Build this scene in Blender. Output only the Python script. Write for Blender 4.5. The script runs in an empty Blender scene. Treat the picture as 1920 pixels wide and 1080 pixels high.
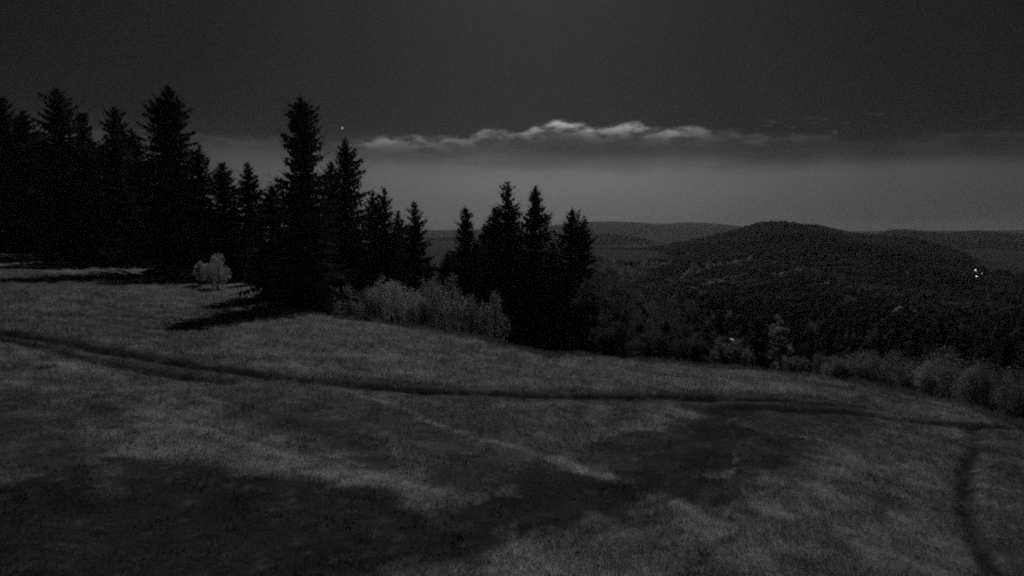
import bpy, math, random
import numpy as np
R_ = math.radians
sc = bpy.context.scene
col = sc.collection

# ------------------------------------------------------------------ camera
CAMZ = 4.6                     # camera height above the ground below it
PITCH = R_(5.5)
FPX = 1144.0                   # focal length in photo pixels (1920 wide)
cam_d = bpy.data.cameras.new('camera')
cam_d.sensor_width = 36.0
cam_d.lens = 36.0 * FPX / 1920.0
cam_d.clip_start = 0.1
cam_d.clip_end = 60000.0
cam = bpy.data.objects.new('camera', cam_d)
cam.location = (0, 0, CAMZ)
cam.rotation_euler = (R_(90) - PITCH, 0, 0)
col.objects.link(cam)
sc.camera = cam

# ------------------------------------------------------------------ night sky, moon, exposure
MOON_EL, MOON_AZ = R_(39.5), R_(2.0)      # ahead of the camera, just above the frame
SKY = 0.0043
MOON = 0.74

def N(nt, typ, **kw):
    n = nt.nodes.new(typ)
    for k, v in kw.items():
        setattr(n, k, v)
    return n

def mth(nt, op, a, b=None, c=None, clamp=False):
    n = nt.nodes.new('ShaderNodeMath'); n.operation = op; n.use_clamp = clamp
    for i, v in enumerate((a, b, c)):
        if v is None: continue
        if isinstance(v, (int, float)): n.inputs[i].default_value = v
        else: nt.links.new(v, n.inputs[i])
    return n.outputs[0]

def ramp01(nt, v, lo, hi, smooth=True):
    n = nt.nodes.new('ShaderNodeMapRange')
    n.interpolation_type = 'SMOOTHSTEP' if smooth else 'LINEAR'
    n.inputs['From Min'].default_value = lo; n.inputs['From Max'].default_value = hi
    nt.links.new(v, n.inputs['Value'])
    return n.outputs['Result']

def gauss(nt, v, c, s):
    d = mth(nt, 'DIVIDE', mth(nt, 'SUBTRACT', v, c), s)
    return mth(nt, 'EXPONENT', mth(nt, 'MULTIPLY', mth(nt, 'MULTIPLY', d, d), -1.0))

def build_world():
    w = bpy.data.worlds.new('World'); sc.world = w; w.use_nodes = True
    nt = w.node_tree; nt.nodes.clear()
    out = N(nt, 'ShaderNodeOutputWorld'); bg = N(nt, 'ShaderNodeBackground')
    nt.links.new(bg.outputs[0], out.inputs[0])
    sky = N(nt, 'ShaderNodeTexSky', sky_type='NISHITA')
    sky.sun_disc = False; sky.sun_elevation = MOON_EL; sky.sun_rotation = MOON_AZ
    sky.altitude = 700; sky.air_density = 1.0; sky.dust_density = 2.0; sky.ozone_density = 1.0
    bw = N(nt, 'ShaderNodeRGBToBW'); nt.links.new(sky.outputs[0], bw.inputs[0])
    base = bw.outputs[0]
    tc = N(nt, 'ShaderNodeTexCoord'); sep = N(nt, 'ShaderNodeSeparateXYZ')
    nt.links.new(tc.outputs['Generated'], sep.inputs[0])
    X, Y, Z = sep.outputs
    az = mth(nt, 'ARCTAN2', X, Y)
    el = mth(nt, 'ARCSINE', Z)
    comb = N(nt, 'ShaderNodeCombineXYZ')
    nt.links.new(mth(nt, 'MULTIPLY', az, 5.0), comb.inputs[0])
    nt.links.new(mth(nt, 'MULTIPLY', el, 46.0), comb.inputs[1])
    nz = N(nt, 'ShaderNodeTexNoise'); nz.noise_dimensions = '3D'
    nz.inputs['Scale'].default_value = 1.0; nz.inputs['Detail'].default_value = 6.0
    nz.inputs['Roughness'].default_value = 0.55; nz.inputs['Distortion'].default_value = 0.4
    nt.links.new(comb.outputs[0], nz.inputs['Vector'])
    n1 = nz.outputs['Fac']
    # the cloud bank wobbles up and down along the horizon
    comb2 = N(nt, 'ShaderNodeCombineXYZ')
    nt.links.new(mth(nt, 'MULTIPLY', az, 6.0), comb2.inputs[0])
    nz2 = N(nt, 'ShaderNodeTexNoise'); nz2.inputs['Scale'].default_value = 1.0; nz2.inputs['Detail'].default_value = 3.0
    nt.links.new(comb2.outputs[0], nz2.inputs['Vector'])
    elw = mth(nt, 'ADD', el, mth(nt, 'MULTIPLY', mth(nt, 'SUBTRACT', nz2.outputs['Fac'], 0.5), -0.034))
    elw = mth(nt, 'ADD', elw, mth(nt, 'MULTIPLY', mth(nt, 'SUBTRACT', n1, 0.5), 0.035))
    elw = mth(nt, 'ADD', elw, mth(nt, 'MULTIPLY', az, 0.022))
    # glow low over the horizon, ending at the underside of the bank
    under = mth(nt, 'ADD', mth(nt, 'MULTIPLY', ramp01(nt, elw, 0.126, 0.086), 0.5), mth(nt, 'MULTIPLY', ramp01(nt, elw, 0.160, 0.062), 0.5))
    glow_az = mth(nt, 'ADD', 0.30, mth(nt, 'MULTIPLY', gauss(nt, az, 0.08, 0.42), 0.70))
    glow = mth(nt, 'MULTIPLY', mth(nt, 'MULTIPLY', under, glow_az), mth(nt, 'ADD', 0.92, mth(nt, 'MULTIPLY', gauss(nt, el, 0.085, 0.035), 0.28)))
    # bank of cloud with a moonlit upper edge: height and brightness of that edge along the horizon
    CL = [(640, 268, 0.05), (690, 267, .30), (720, 262, .42), (780, 261, .42), (830, 263, .34), (872, 262, .25), (910, 247, .50), (950, 251, .32),
          (985, 250, .45), (1010, 239, .75), (1045, 231, 1.0), (1080, 235, .9), (1110, 243, .62), (1150, 239, .75), (1190, 236, .9), (1222, 242, .65),
          (1262, 247, .50), (1310, 244, .34), (1350, 249, .12), (1420, 256, .09), (1520, 255, .04), (1700, 262, .02)]
    rT = N(nt, 'ShaderNodeValToRGB'); rA = N(nt, 'ShaderNodeValToRGB')
    for r_, which in ((rT, 0), (rA, 1)):
        el_ = r_.color_ramp.elements
        while len(el_) < len(CL): el_.new(0.5)
        for e_, (px, py, am) in zip(el_, CL):
            u_, v_ = (px-960)/FPX, (540-py)/FPX
            d_ = np.array([u_, math.cos(PITCH)+v_*math.sin(PITCH), -math.sin(PITCH)+v_*math.cos(PITCH)]); d_ /= np.linalg.norm(d_)
            e_.position = math.atan2(d_[0], d_[1])+0.5
            q_ = math.asin(d_[2])*5 if which == 0 else am
            e_.color = (q_, q_, q_, 1)
        r_.color_ramp.interpolation = 'LINEAR' if which else 'EASE'
        nt.links.new(mth(nt, 'ADD', az, 0.5), r_.inputs[0])
    comb3 = N(nt, 'ShaderNodeCombineXYZ')
    nt.links.new(mth(nt, 'MULTIPLY', az, 32.0), comb3.inputs[0]); comb3.inputs[2].default_value = 4.7; nt.links.new(mth(nt, 'MULTIPLY', el, 95.0), comb3.inputs[1])
    nz3 = N(nt, 'ShaderNodeTexNoise'); nz3.inputs['Scale'].default_value = 1.0; nz3.inputs['Detail'].default_value = 6.0; nz3.inputs['Roughness'].default_value = 0.6
    nt.links.new(comb3.outputs[0], nz3.inputs['Vector']); n3 = nz3.outputs['Fac']
    topE = mth(nt, 'MULTIPLY', rT.outputs[0], 0.2)
    topE = mth(nt, 'ADD', topE, mth(nt, 'MULTIPLY', mth(nt, 'SUBTRACT', n3, 0.5), 0.015))
    depth = mth(nt, 'SUBTRACT', topE, el)                        # below the upper edge of the bank
    edge = ramp01(nt, depth, -0.008, 0.009)
    fade = mth(nt, 'EXPONENT', mth(nt, 'MULTIPLY', mth(nt, 'MAXIMUM', depth, 0.0), -140.0))
    rim = mth(nt, 'MULTIPLY', mth(nt, 'MULTIPLY', edge, fade), rA.outputs[0])
    rim = mth(nt, 'MULTIPLY', rim, mth(nt, 'ADD', 0.14, mth(nt, 'MULTIPLY', ramp01(nt, n3, 0.37, 0.62), 1.1)))
    bank = mth(nt, 'MULTIPLY', ramp01(nt, elw, 0.098, 0.118), mth(nt, 'MULTIPLY', edge, gauss(nt, az, 0.03, 0.45)))
    wisp = mth(nt, 'MULTIPLY', mth(nt, 'MULTIPLY', gauss(nt, el, 0.146, 0.014), ramp01(nt, n3, 0.56, 0.74)),
               gauss(nt, az, 0.48, 0.14))
    # moon glow
    tcd = N(nt, 'ShaderNodeVectorMath', operation='DOT_PRODUCT')
    nt.links.new(tc.outputs['Generated'], tcd.inputs[0])
    tcd.inputs[1].default_value = (math.cos(MOON_EL)*math.sin(MOON_AZ), math.cos(MOON_EL)*math.cos(MOON_AZ), math.sin(MOON_EL))
    aur = mth(nt, 'POWER', mth(nt, 'MAXIMUM', tcd.outputs['Value'], 0.0), 9.0)
    # base scattering sky, shaped
    s = mth(nt, 'MULTIPLY', base, SKY)
    s = mth(nt, 'MULTIPLY', s, mth(nt, 'ADD', 0.44, mth(nt, 'MULTIPLY', gauss(nt, az, 0.02, 0.50), 0.17)))
    s = mth(nt, 'ADD', s, mth(nt, 'MULTIPLY', aur, 0.012))
    s = mth(nt, 'ADD', s, mth(nt, 'MULTIPLY', glow, 0.097))
    s = mth(nt, 'ADD', s, mth(nt, 'MULTIPLY', bank, 0.006))
    s = mth(nt, 'ADD', s, mth(nt, 'MULTIPLY', rim, 0.55))
    s = mth(nt, 'ADD', s, mth(nt, 'MULTIPLY', wisp, 0.06))
    # a few stars
    vor = N(nt, 'ShaderNodeTexVoronoi'); vor.inputs['Scale'].default_value = 26.0
    nt.links.new(tc.outputs['Generated'], vor.inputs['Vector'])
    vsep = N(nt, 'ShaderNodeSeparateXYZ'); nt.links.new(vor.outputs['Color'], vsep.inputs[0])
    star = mth(nt, 'MULTIPLY', ramp01(nt, vor.outputs['Distance'], 0.020, 0.008),
               mth(nt, 'POWER', vsep.outputs[0], 7.0))
    star = mth(nt, 'MULTIPLY', star, ramp01(nt, el, 0.12, 0.26))
    s = mth(nt, 'ADD', s, mth(nt, 'MULTIPLY', star, 0.07))
    # the one bright star above the spruces
    sd = N(nt, 'ShaderNodeVectorMath', operation='DOT_PRODUCT'); nt.links.new(tc.outputs['Generated'], sd.inputs[0])
    u, v = (642-960)/FPX, (540-240)/FPX
    d = np.array([u, math.cos(PITCH)+v*math.sin(PITCH), -math.sin(PITCH)+v*math.cos(PITCH)]); d /= np.linalg.norm(d)
    sd.inputs[1].default_value = d.tolist()
    s = mth(nt, 'ADD', s, mth(nt, 'MULTIPLY', ramp01(nt, sd.outputs['Value'], 1-1.5e-6, 1-4e-7), 0.34))
    nt.links.new(s, bg.inputs['Color'])
    bg.inputs['Strength'].default_value = 1.0
build_world()

md = bpy.data.lights.new('moon', 'SUN'); md.energy = MOON; md.angle = R_(0.5); md.color = (1, 1, 1)
mo = bpy.data.objects.new('moon', md); col.objects.link(mo)
mo.rotation_euler = (-(R_(90) - MOON_EL), 0, -MOON_AZ)
mo.location = (0, 0, 60)

vs = sc.view_settings
vs.view_transform = 'Standard'; vs.look = 'None'; vs.gamma = 1.0; vs.exposure = 0.0
vs.use_curve_mapping = False
sc.cycles.use_denoising = False
sc.cycles.max_bounces = 5
sc.cycles.volume_bounces = 1
sc.cycles.filter_width = 2.2
sc.cycles.use_adaptive_sampling = True
sc.cycles.adaptive_threshold = 0.6
sc.cycles.adaptive_min_samples = 28

# ------------------------------------------------------------------ helpers
def kslope(py):
    v = (540.0 - np.asarray(py, float)) / FPX
    return (-math.sin(PITCH) + v*math.cos(PITCH)) / (math.cos(PITCH) + v*math.sin(PITCH))
def uu(px, py):
    v = (540.0 - np.asarray(py, float)) / FPX
    return ((np.asarray(px, float) - 960.0) / FPX) / (math.cos(PITCH) + v*math.sin(PITCH))
PA, PB = -0.09, -0.05
def on_plane(px, py):
    """meadow point under a photo pixel (heights relative to the camera)"""
    k, u = kslope(py), uu(px, py)
    Y = 4.6 / (-k + PA*u + PB)
    return u*Y, Y

# far edge of the meadow: sideways slope u -> distance
EDGE_PX = [(560, 583), (640, 594), (700, 601), (790, 613), (880, 628), (960, 646), (1030, 661), (1075, 659), (1160, 666),
           (1300, 679), (1390, 684), (1480, 692), (1560, 704), (1660, 722), (1760, 741), (1840, 762), (1900, 786)]
eu = [-1.4, -0.84, -0.60, -0.50, -0.42, -0.385]; eY = [100., 95., 88., 74., 58., 46.]
for px, py in EDGE_PX:
    x, y = on_plane(px, py); eu.append(float(x/y)); eY.append(float(y))
eu += [1.0, 1.6]; eY += [22.5, 19.0]
eu, eY = np.array(eu), np.array(eY)

def hash2(ix, iy, seed):
    h = (ix.astype(np.int64)*374761393 + iy.astype(np.int64)*668265263 + seed*1442695041) & 0xffffffff
    h = ((h ^ (h >> 13)) * 1274126177) & 0xffffffff
    return ((h ^ (h >> 16)) & 0xffff) / 65535.0
def vnoise(x, y, seed=0):
    ix, iy = np.floor(x), np.floor(y); fx, fy = x-ix, y-iy
    fx = fx*fx*(3-2*fx); fy = fy*fy*(3-2*fy)
    a = hash2(ix, iy, seed); b = hash2(ix+1, iy, seed); c = hash2(ix, iy+1, seed); d = hash2(ix+1, iy+1, seed)
    return (a*(1-fx)+b*fx)*(1-fy) + (c*(1-fx)+d*fx)*fy
def fbm(x, y, seed=0, octv=4):
    t = 0; a = 0.5
    for i in range(octv):
        t = t + a*vnoise(x, y, seed+i*7); x = x*2.03+11.3; y = y*2.03+5.1; a *= 0.5
    return t

def rfbm(x, y, seed=0, octv=5):
    t = 0; a = 1.0; n = 0
    for i in range(octv):
        t = t + a*vnoise(x, y, seed+i*7); n += a; x = x*2.1+11.3; y = y*2.1+5.1; a *= 0.68
    return t/n

def sdist_poly(px, py, poly):
    """signed distance to a polygon, negative inside"""
    P = np.array(poly, float); n = len(P)
    d = np.full(px.shape, 1e18); ins = np.zeros(px.shape, bool)
    for i in range(n):
        a = P[i]; b = P[(i+1) % n]
        ex, ey = b-a; wx, wy = px-a[0], py-a[1]
        t = np.clip((wx*ex+wy*ey)/(ex*ex+ey*ey+1e-12), 0, 1)
        d = np.minimum(d, (wx-ex*t)**2+(wy-ey*t)**2)
        c = (a[1] > py) != (b[1] > py)
        xi = (b[0]-a[0])*(py-a[1])/((b[1]-a[1]) if abs(b[1]-a[1]) > 1e-12 else 1e-12)+a[0]
        ins ^= c & (px < xi)
    d = np.sqrt(d)
    return np.where(ins, -d, d)
def dist_line(px, py, line):
    d = np.full(px.shape, 1e18)
    for a, b in zip(line[:-1], line[1:]):
        ex, ey = b[0]-a[0], b[1]-a[1]; wx, wy = px-a[0], py-a[1]
        t = np.clip((wx*ex+wy*ey)/(ex*ex+ey*ey+1e-12), 0, 1)
        d = np.minimum(d, (wx-ex*t)**2+(wy-ey*t)**2)
    return np.sqrt(d)
def sstep(v, a, b):
    t = np.clip((v-a)/(b-a), 0, 1); return t*t*(3-2*t)
def W(pts): return [tuple(float(c) for c in on_plane(*p)) for p in pts]

RUT_UP = W([(-60, 618), (0, 627), (70, 637), (140, 650), (230, 664), (320, 678), (420, 692), (520, 704), (640, 718), (780, 728), (960, 738),
            (1160, 742), (1330, 747), (1480, 751), (1560, 757)])
RUT_LOW = W([(-60, 628), (0, 639), (60, 650), (130, 665), (230, 686), (330, 702), (430, 714)])
RUT_RIGHT = W([(1330, 766), (1450, 768), (1560, 774), (1680, 786), (1790, 795), (1920, 798)])
PATH_RIGHT = W([(1826, 792), (1826, 840), (1808, 890), (1812, 950), (1838, 1010), (1868, 1060), (1900, 1120)])
LINE_THIN = W([(1650, 733), (1700, 748), (1735, 762), (1768, 777)])

def ground_rel(X, Y, detail=True):
    """ground height relative to the camera"""
    Yc = np.maximum(Y, 4.0)
    u = np.clip(X/Yc, -1.4, 1.6)
    Ye = np.interp(u, eu, eY)
    d = np.where(Y > 4, Y-Ye, -50)
    sp = np.where(d > 12, d, np.log1p(np.exp(np.minimum(d, 12)*1.1))/1.1)   # eased drop past the edge
    sp = np.where(d < -12, 0, sp)
    Xn = np.where(d > 0, u*Ye, X); Yn = np.where(d > 0, Ye, Y)
    z = -4.6 + PA*np.clip(Xn, -90, 40) + PB*np.clip(Yn, -30, 100)
    L = 125.0
    z = z - np.interp(u, [-0.45, 0.0, 0.5, 0.8], [0.27, 0.34, 0.40, 0.44])*L*(1-np.exp(-np.minimum(sp, 4000)/L))
    w = np.clip((300-np.hypot(X, Y))/200, 0, 1)
    z = z + w*((fbm(X/9.0, Y/9.0, 3, 3)-0.44)*0.35 + (rfbm(X/1.8, Y/1.8, 9, 4)-0.5)*0.24)
    z = z + (1-w)*(fbm(X/260.0, Y/260.0, 21, 3)-0.44)*26*np.clip(np.hypot(X, Y)/900, 0, 1)
    if detail:
        near = (np.abs(X) < 60) & (Y > 4) & (Y < 60)
        if near.any():
            x, y = X[near], Y[near]
            dz = -0.20*np.exp(-(dist_line(x, y, RUT_UP)/0.30)**2) - 0.18*np.exp(-(dist_line(x, y, RUT_LOW)/0.28)**2)
            dz += -0.14*np.exp(-(dist_line(x, y, RUT_RIGHT)/0.30)**2) - 0.14*np.exp(-(dist_line(x, y, PATH_RIGHT)/0.22)**2)
            dz += -0.06*np.exp(-(dist_line(x, y, LINE_THIN)/0.15)**2)
            z[near] += dz
    return z
def gz(x, y):
    return float(ground_rel(np.array([x], float), np.array([y], float))[0]) + CAMZ

# ------------------------------------------------------------------ albedo of the meadow (grass, dry grass, bare soil, painted light and shade of one small ridge)
GRASS_D, GRASS_M, GRASS_L = 0.062, 0.325, 0.60
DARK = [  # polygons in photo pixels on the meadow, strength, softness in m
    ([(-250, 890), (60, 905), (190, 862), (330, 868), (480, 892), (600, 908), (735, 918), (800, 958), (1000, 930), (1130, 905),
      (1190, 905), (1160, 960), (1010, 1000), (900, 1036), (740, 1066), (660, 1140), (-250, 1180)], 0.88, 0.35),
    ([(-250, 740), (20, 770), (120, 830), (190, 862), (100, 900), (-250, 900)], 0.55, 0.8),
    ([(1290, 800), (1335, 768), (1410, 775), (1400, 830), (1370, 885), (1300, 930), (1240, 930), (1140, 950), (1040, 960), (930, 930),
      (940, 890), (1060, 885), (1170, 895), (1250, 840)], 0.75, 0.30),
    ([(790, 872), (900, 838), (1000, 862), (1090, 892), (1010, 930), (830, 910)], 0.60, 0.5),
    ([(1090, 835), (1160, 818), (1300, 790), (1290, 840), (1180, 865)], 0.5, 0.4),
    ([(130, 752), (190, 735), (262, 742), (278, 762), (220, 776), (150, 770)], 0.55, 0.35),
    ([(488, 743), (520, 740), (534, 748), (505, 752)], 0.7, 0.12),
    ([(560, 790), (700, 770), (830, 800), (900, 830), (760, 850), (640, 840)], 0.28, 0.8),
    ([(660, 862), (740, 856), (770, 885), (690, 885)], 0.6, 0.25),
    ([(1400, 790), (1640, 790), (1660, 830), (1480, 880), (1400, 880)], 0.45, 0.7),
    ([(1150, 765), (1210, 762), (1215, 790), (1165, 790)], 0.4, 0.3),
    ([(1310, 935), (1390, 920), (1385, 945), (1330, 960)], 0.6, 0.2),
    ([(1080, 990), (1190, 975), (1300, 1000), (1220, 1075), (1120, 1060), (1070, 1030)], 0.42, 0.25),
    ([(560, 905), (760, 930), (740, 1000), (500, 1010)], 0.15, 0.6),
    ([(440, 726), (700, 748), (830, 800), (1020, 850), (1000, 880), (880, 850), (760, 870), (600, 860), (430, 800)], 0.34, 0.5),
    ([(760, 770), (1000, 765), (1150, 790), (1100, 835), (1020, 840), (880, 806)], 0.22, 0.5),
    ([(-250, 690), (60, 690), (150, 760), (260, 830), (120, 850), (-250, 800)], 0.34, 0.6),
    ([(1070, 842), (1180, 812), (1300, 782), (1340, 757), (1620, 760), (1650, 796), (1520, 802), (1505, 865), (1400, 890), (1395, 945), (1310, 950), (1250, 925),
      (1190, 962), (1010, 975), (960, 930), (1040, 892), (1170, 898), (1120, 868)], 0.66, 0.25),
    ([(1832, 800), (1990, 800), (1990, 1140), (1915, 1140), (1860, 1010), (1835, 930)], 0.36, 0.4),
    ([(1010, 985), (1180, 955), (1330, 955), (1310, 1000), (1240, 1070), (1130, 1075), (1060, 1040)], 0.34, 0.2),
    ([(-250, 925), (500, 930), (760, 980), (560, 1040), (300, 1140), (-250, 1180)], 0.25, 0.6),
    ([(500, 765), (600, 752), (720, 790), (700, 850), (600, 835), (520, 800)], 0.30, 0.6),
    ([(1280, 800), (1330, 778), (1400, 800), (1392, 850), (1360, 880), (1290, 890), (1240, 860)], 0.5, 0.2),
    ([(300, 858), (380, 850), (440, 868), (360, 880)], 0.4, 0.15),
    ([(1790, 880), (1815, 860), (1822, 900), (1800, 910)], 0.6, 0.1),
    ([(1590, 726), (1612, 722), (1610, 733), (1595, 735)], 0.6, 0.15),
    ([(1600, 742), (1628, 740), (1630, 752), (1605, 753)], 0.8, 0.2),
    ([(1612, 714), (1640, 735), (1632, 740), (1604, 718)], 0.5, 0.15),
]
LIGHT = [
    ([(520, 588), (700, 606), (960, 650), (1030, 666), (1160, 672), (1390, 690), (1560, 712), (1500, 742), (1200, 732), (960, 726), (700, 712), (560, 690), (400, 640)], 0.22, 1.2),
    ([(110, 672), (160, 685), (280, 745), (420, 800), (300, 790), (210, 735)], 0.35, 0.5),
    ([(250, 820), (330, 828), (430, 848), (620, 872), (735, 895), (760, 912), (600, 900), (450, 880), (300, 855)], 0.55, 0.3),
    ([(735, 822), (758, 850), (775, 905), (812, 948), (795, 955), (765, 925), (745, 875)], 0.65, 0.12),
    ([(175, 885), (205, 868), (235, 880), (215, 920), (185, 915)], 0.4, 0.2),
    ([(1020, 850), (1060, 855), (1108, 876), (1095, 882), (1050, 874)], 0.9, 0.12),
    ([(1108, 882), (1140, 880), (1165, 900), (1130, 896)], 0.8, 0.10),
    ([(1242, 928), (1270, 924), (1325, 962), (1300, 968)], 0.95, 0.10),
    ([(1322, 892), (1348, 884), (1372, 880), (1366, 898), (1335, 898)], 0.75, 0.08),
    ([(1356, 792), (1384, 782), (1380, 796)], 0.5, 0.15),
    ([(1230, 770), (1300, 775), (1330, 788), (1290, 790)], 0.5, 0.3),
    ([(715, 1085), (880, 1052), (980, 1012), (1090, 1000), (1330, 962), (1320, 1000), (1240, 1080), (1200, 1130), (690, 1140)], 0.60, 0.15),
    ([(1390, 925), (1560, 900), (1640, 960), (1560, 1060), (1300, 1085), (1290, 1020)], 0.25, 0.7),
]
LIGHT_LINES = [
    (W([(450, 715), (560, 720), (650, 731), (705, 746), (765, 768), (825, 795), (900, 818), (970, 834), (1050, 862)]), 0.14, 0.55),
    (W([(1395, 800), (1440, 815), (1540, 832), (1640, 858), (1720, 880)]), 0.14, 0.40),
    (W([(1389, 830), (1382, 852), (1373, 880)]), 0.03, 0.7),  # trodden line: moonlit side of a small ridge, painted pale
    (W([(105, 672), (200, 718), (300, 765), (400, 812), (520, 852), (640, 884)]), 0.30, 0.40),
    (W([(170, 690), (300, 738), (420, 786), (540, 826), (660, 872), (740, 900)]), 0.14, 0.34),
    (W([(0, 700), (90, 748), (180, 800), (280, 838)]), 0.22, 0.30),
    (W([(520, 722), (600, 748), (690, 790), (740, 822)]), 0.09, 0.34),
    (W([(1110, 760), (1200, 768), (1290, 782)]), 0.16, 0.4),
    (W([(1450, 852), (1580, 890), (1700, 935), (1800, 985)]), 0.12, 0.26),
    (W([(1400, 930), (1520, 965), (1640, 1012), (1730, 1060)]), 0.12, 0.24),
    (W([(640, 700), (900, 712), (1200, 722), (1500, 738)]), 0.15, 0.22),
]
DARK_LINES = [
    (RUT_UP, 0.62, 0.88), (RUT_LOW, 0.36, 0.88), (RUT_RIGHT, 0.45, 0.88), (PATH_RIGHT, 0.20, 0.9), (LINE_THIN, 0.12, 0.75),
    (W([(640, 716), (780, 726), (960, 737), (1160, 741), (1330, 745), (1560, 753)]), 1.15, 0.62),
    (W([(1320, 768), (1420, 766), (1540, 772), (1640, 780)]), 0.75, 0.8), (W([(180, 668), (300, 688), (420, 703), (560, 718)]), 0.45, 0.6),
    (W([(1396, 808), (1389, 850), (1384, 872)]), 0.06, 0.6),  # shaded side of that small ridge by the trodden line, painted dark
    (W([(150, 700), (280, 758), (420, 812), (560, 850), (680, 880)]), 0.10, 0.5),
    (W([(400, 742), (520, 778), (640, 822), (760, 872)]), 0.10, 0.55),
    (W([(560, 745), (700, 790), (820, 836), (960, 880)]), 0.09, 0.5),
    (W([(860, 830), (960, 858), (1060, 884), (1170, 915)]), 0.10, 0.6),
    (W([(1230, 905), (1320, 950), (1400, 990), (1300, 1050)]), 0.08, 0.5),
    (W([(1420, 840), (1560, 872), (1700, 920)]), 0.10, 0.4),
    (W([(960, 1000), (1100, 968), (1240, 940), (1330, 905)]), 0.10, 0.5),
]
PG_D = [(W(p), s, f) for p, s, f in DARK]
PG_L = [(W(p), s, f) for p, s, f in LIGHT]

def meadow_value(X, Y):
    """albedo of the turf; soil, dry grass and one painted ridge have their own shapes"""
    nz = rfbm(X*1.3, Y*1.0, 31, 5)-0.5; n2 = rfbm(X*3.1+9, Y*2.2, 37, 4)-0.5
    dark = np.zeros(X.shape); light = np.zeros(X.shape)
    for p, s, f in PG_D:
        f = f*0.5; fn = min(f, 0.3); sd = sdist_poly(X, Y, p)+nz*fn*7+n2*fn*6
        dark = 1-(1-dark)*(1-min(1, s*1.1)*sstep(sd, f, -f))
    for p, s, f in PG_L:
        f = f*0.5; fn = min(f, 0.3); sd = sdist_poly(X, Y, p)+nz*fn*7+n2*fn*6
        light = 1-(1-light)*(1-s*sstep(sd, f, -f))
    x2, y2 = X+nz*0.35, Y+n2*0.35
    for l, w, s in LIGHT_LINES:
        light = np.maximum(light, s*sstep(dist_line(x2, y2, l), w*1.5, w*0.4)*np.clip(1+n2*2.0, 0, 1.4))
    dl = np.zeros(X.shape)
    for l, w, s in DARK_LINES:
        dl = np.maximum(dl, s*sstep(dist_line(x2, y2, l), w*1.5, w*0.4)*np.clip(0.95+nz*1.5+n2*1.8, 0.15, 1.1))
    m = rfbm(X*0.30, Y*0.45, 51, 5); m2 = rfbm(X*2.0, Y*2.0, 57, 4)
    tuft = sstep(rfbm(X*1.0+7, Y*1.0, 63, 5), 0.40, 0.62)
    al, ac = (X*0.80-Y*0.60), (X*0.60+Y*0.80)                 # streaks running down the slope
    st = rfbm(al*0.22+5, ac*2.3, 67, 4); fine = rfbm(X*5.0, Y*4.0, 69, 3)
    a = GRASS_M*(0.96+0.24*(m-0.5)*2)*(0.80+0.32*tuft)*(0.82+0.36*m2)*(0.62+0.76*st)*(0.55+0.9*fine)
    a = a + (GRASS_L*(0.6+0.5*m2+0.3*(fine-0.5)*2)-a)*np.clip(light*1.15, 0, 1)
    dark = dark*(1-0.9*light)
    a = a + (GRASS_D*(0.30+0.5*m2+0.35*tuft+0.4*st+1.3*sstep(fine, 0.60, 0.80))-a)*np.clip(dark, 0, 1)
    a = a + (GRASS_D*0.7-a)*np.clip(dl, 0, 1)
    return np.clip(a, 0.02, 0.6)

# ------------------------------------------------------------------ materials
def attr_mat(name, noise_scale=0.0, noise_amt=0.0, bump=0.0, transl=0.0, gain=1.0, rough=0.95):
    m = bpy.data.materials.new(name); m.use_nodes = True
    nt = m.node_tree; nt.nodes.clear()
    out = N(nt, 'ShaderNodeOutputMaterial')
    at = N(nt, 'ShaderNodeAttribute'); at.attribute_name = 'shade'
    v = mth(nt, 'MULTIPLY', at.outputs['Fac'], gain)
    if noise_amt:
        tc = N(nt, 'ShaderNodeTexCoord'); nz = N(nt, 'ShaderNodeTexNoise')
        nz.inputs['Scale'].default_value = noise_scale; nz.inputs['Detail'].default_value = 5; nz.inputs['Roughness'].default_value = 0.65
        nt.links.new(tc.outputs['Object'], nz.inputs['Vector'])
        v = mth(nt, 'MULTIPLY', v, mth(nt, 'ADD', 1-noise_amt, mth(nt, 'MULTIPLY', nz.outputs['Fac'], 2*noise_amt)))
    p = N(nt, 'ShaderNodeBsdfPrincipled'); p.inputs['Roughness'].default_value = rough
    p.inputs['Specular IOR Level'].default_value = 0.1
    nt.links.new(v, p.inputs['Base Color'])
    if bump:
        b = N(nt, 'ShaderNodeBump'); b.inputs['Strength'].default_value = bump; b.inputs['Distance'].default_value = 0.08
        nt.links.new(nz.outputs['Fac'], b.inputs['Height']); nt.links.new(b.outputs[0], p.inputs['Normal'])
    sh = p.outputs[0]
    if transl:
        t = N(nt, 'ShaderNodeBsdfTranslucent'); nt.links.new(v, t.inputs['Color'])
        mx = N(nt, 'ShaderNodeMixShader'); mx.inputs[0].default_value = transl
        nt.links.new(sh, mx.inputs[1]); nt.links.new(t.outputs[0], mx.inputs[2]); sh = mx.outputs[0]
    nt.links.new(sh, out.inputs[0])
    return m
def flat_mat(name, val, rough=0.9, scale=8.0, amt=0.3, bump=0.3):
    m = bpy.data.materials.new(name); m.use_nodes = True
    nt = m.node_tree; p = nt.nodes['Principled BSDF']
    tc = N(nt, 'ShaderNodeTexCoord'); nz = N(nt, 'ShaderNodeTexNoise'); nz.inputs['Scale'].default_value = scale; nz.inputs['Detail'].default_value = 4
    nt.links.new(tc.outputs['Object'], nz.inputs['Vector'])
    v = mth(nt, 'MULTIPLY', mth(nt, 'ADD', 1-amt, mth(nt, 'MULTIPLY', nz.outputs['Fac'], 2*amt)), val)
    nt.links.new(v, p.inputs['Base Color']); p.inputs['Roughness'].default_value = rough
    p.inputs['Specular IOR Level'].default_value = 0.2
    b = N(nt, 'ShaderNodeBump'); b.inputs['Strength'].default_value = bump
    nt.links.new(nz.outputs['Fac'], b.inputs['Height']); nt.links.new(b.outputs[0], p.inputs['Normal'])
    return m
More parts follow.
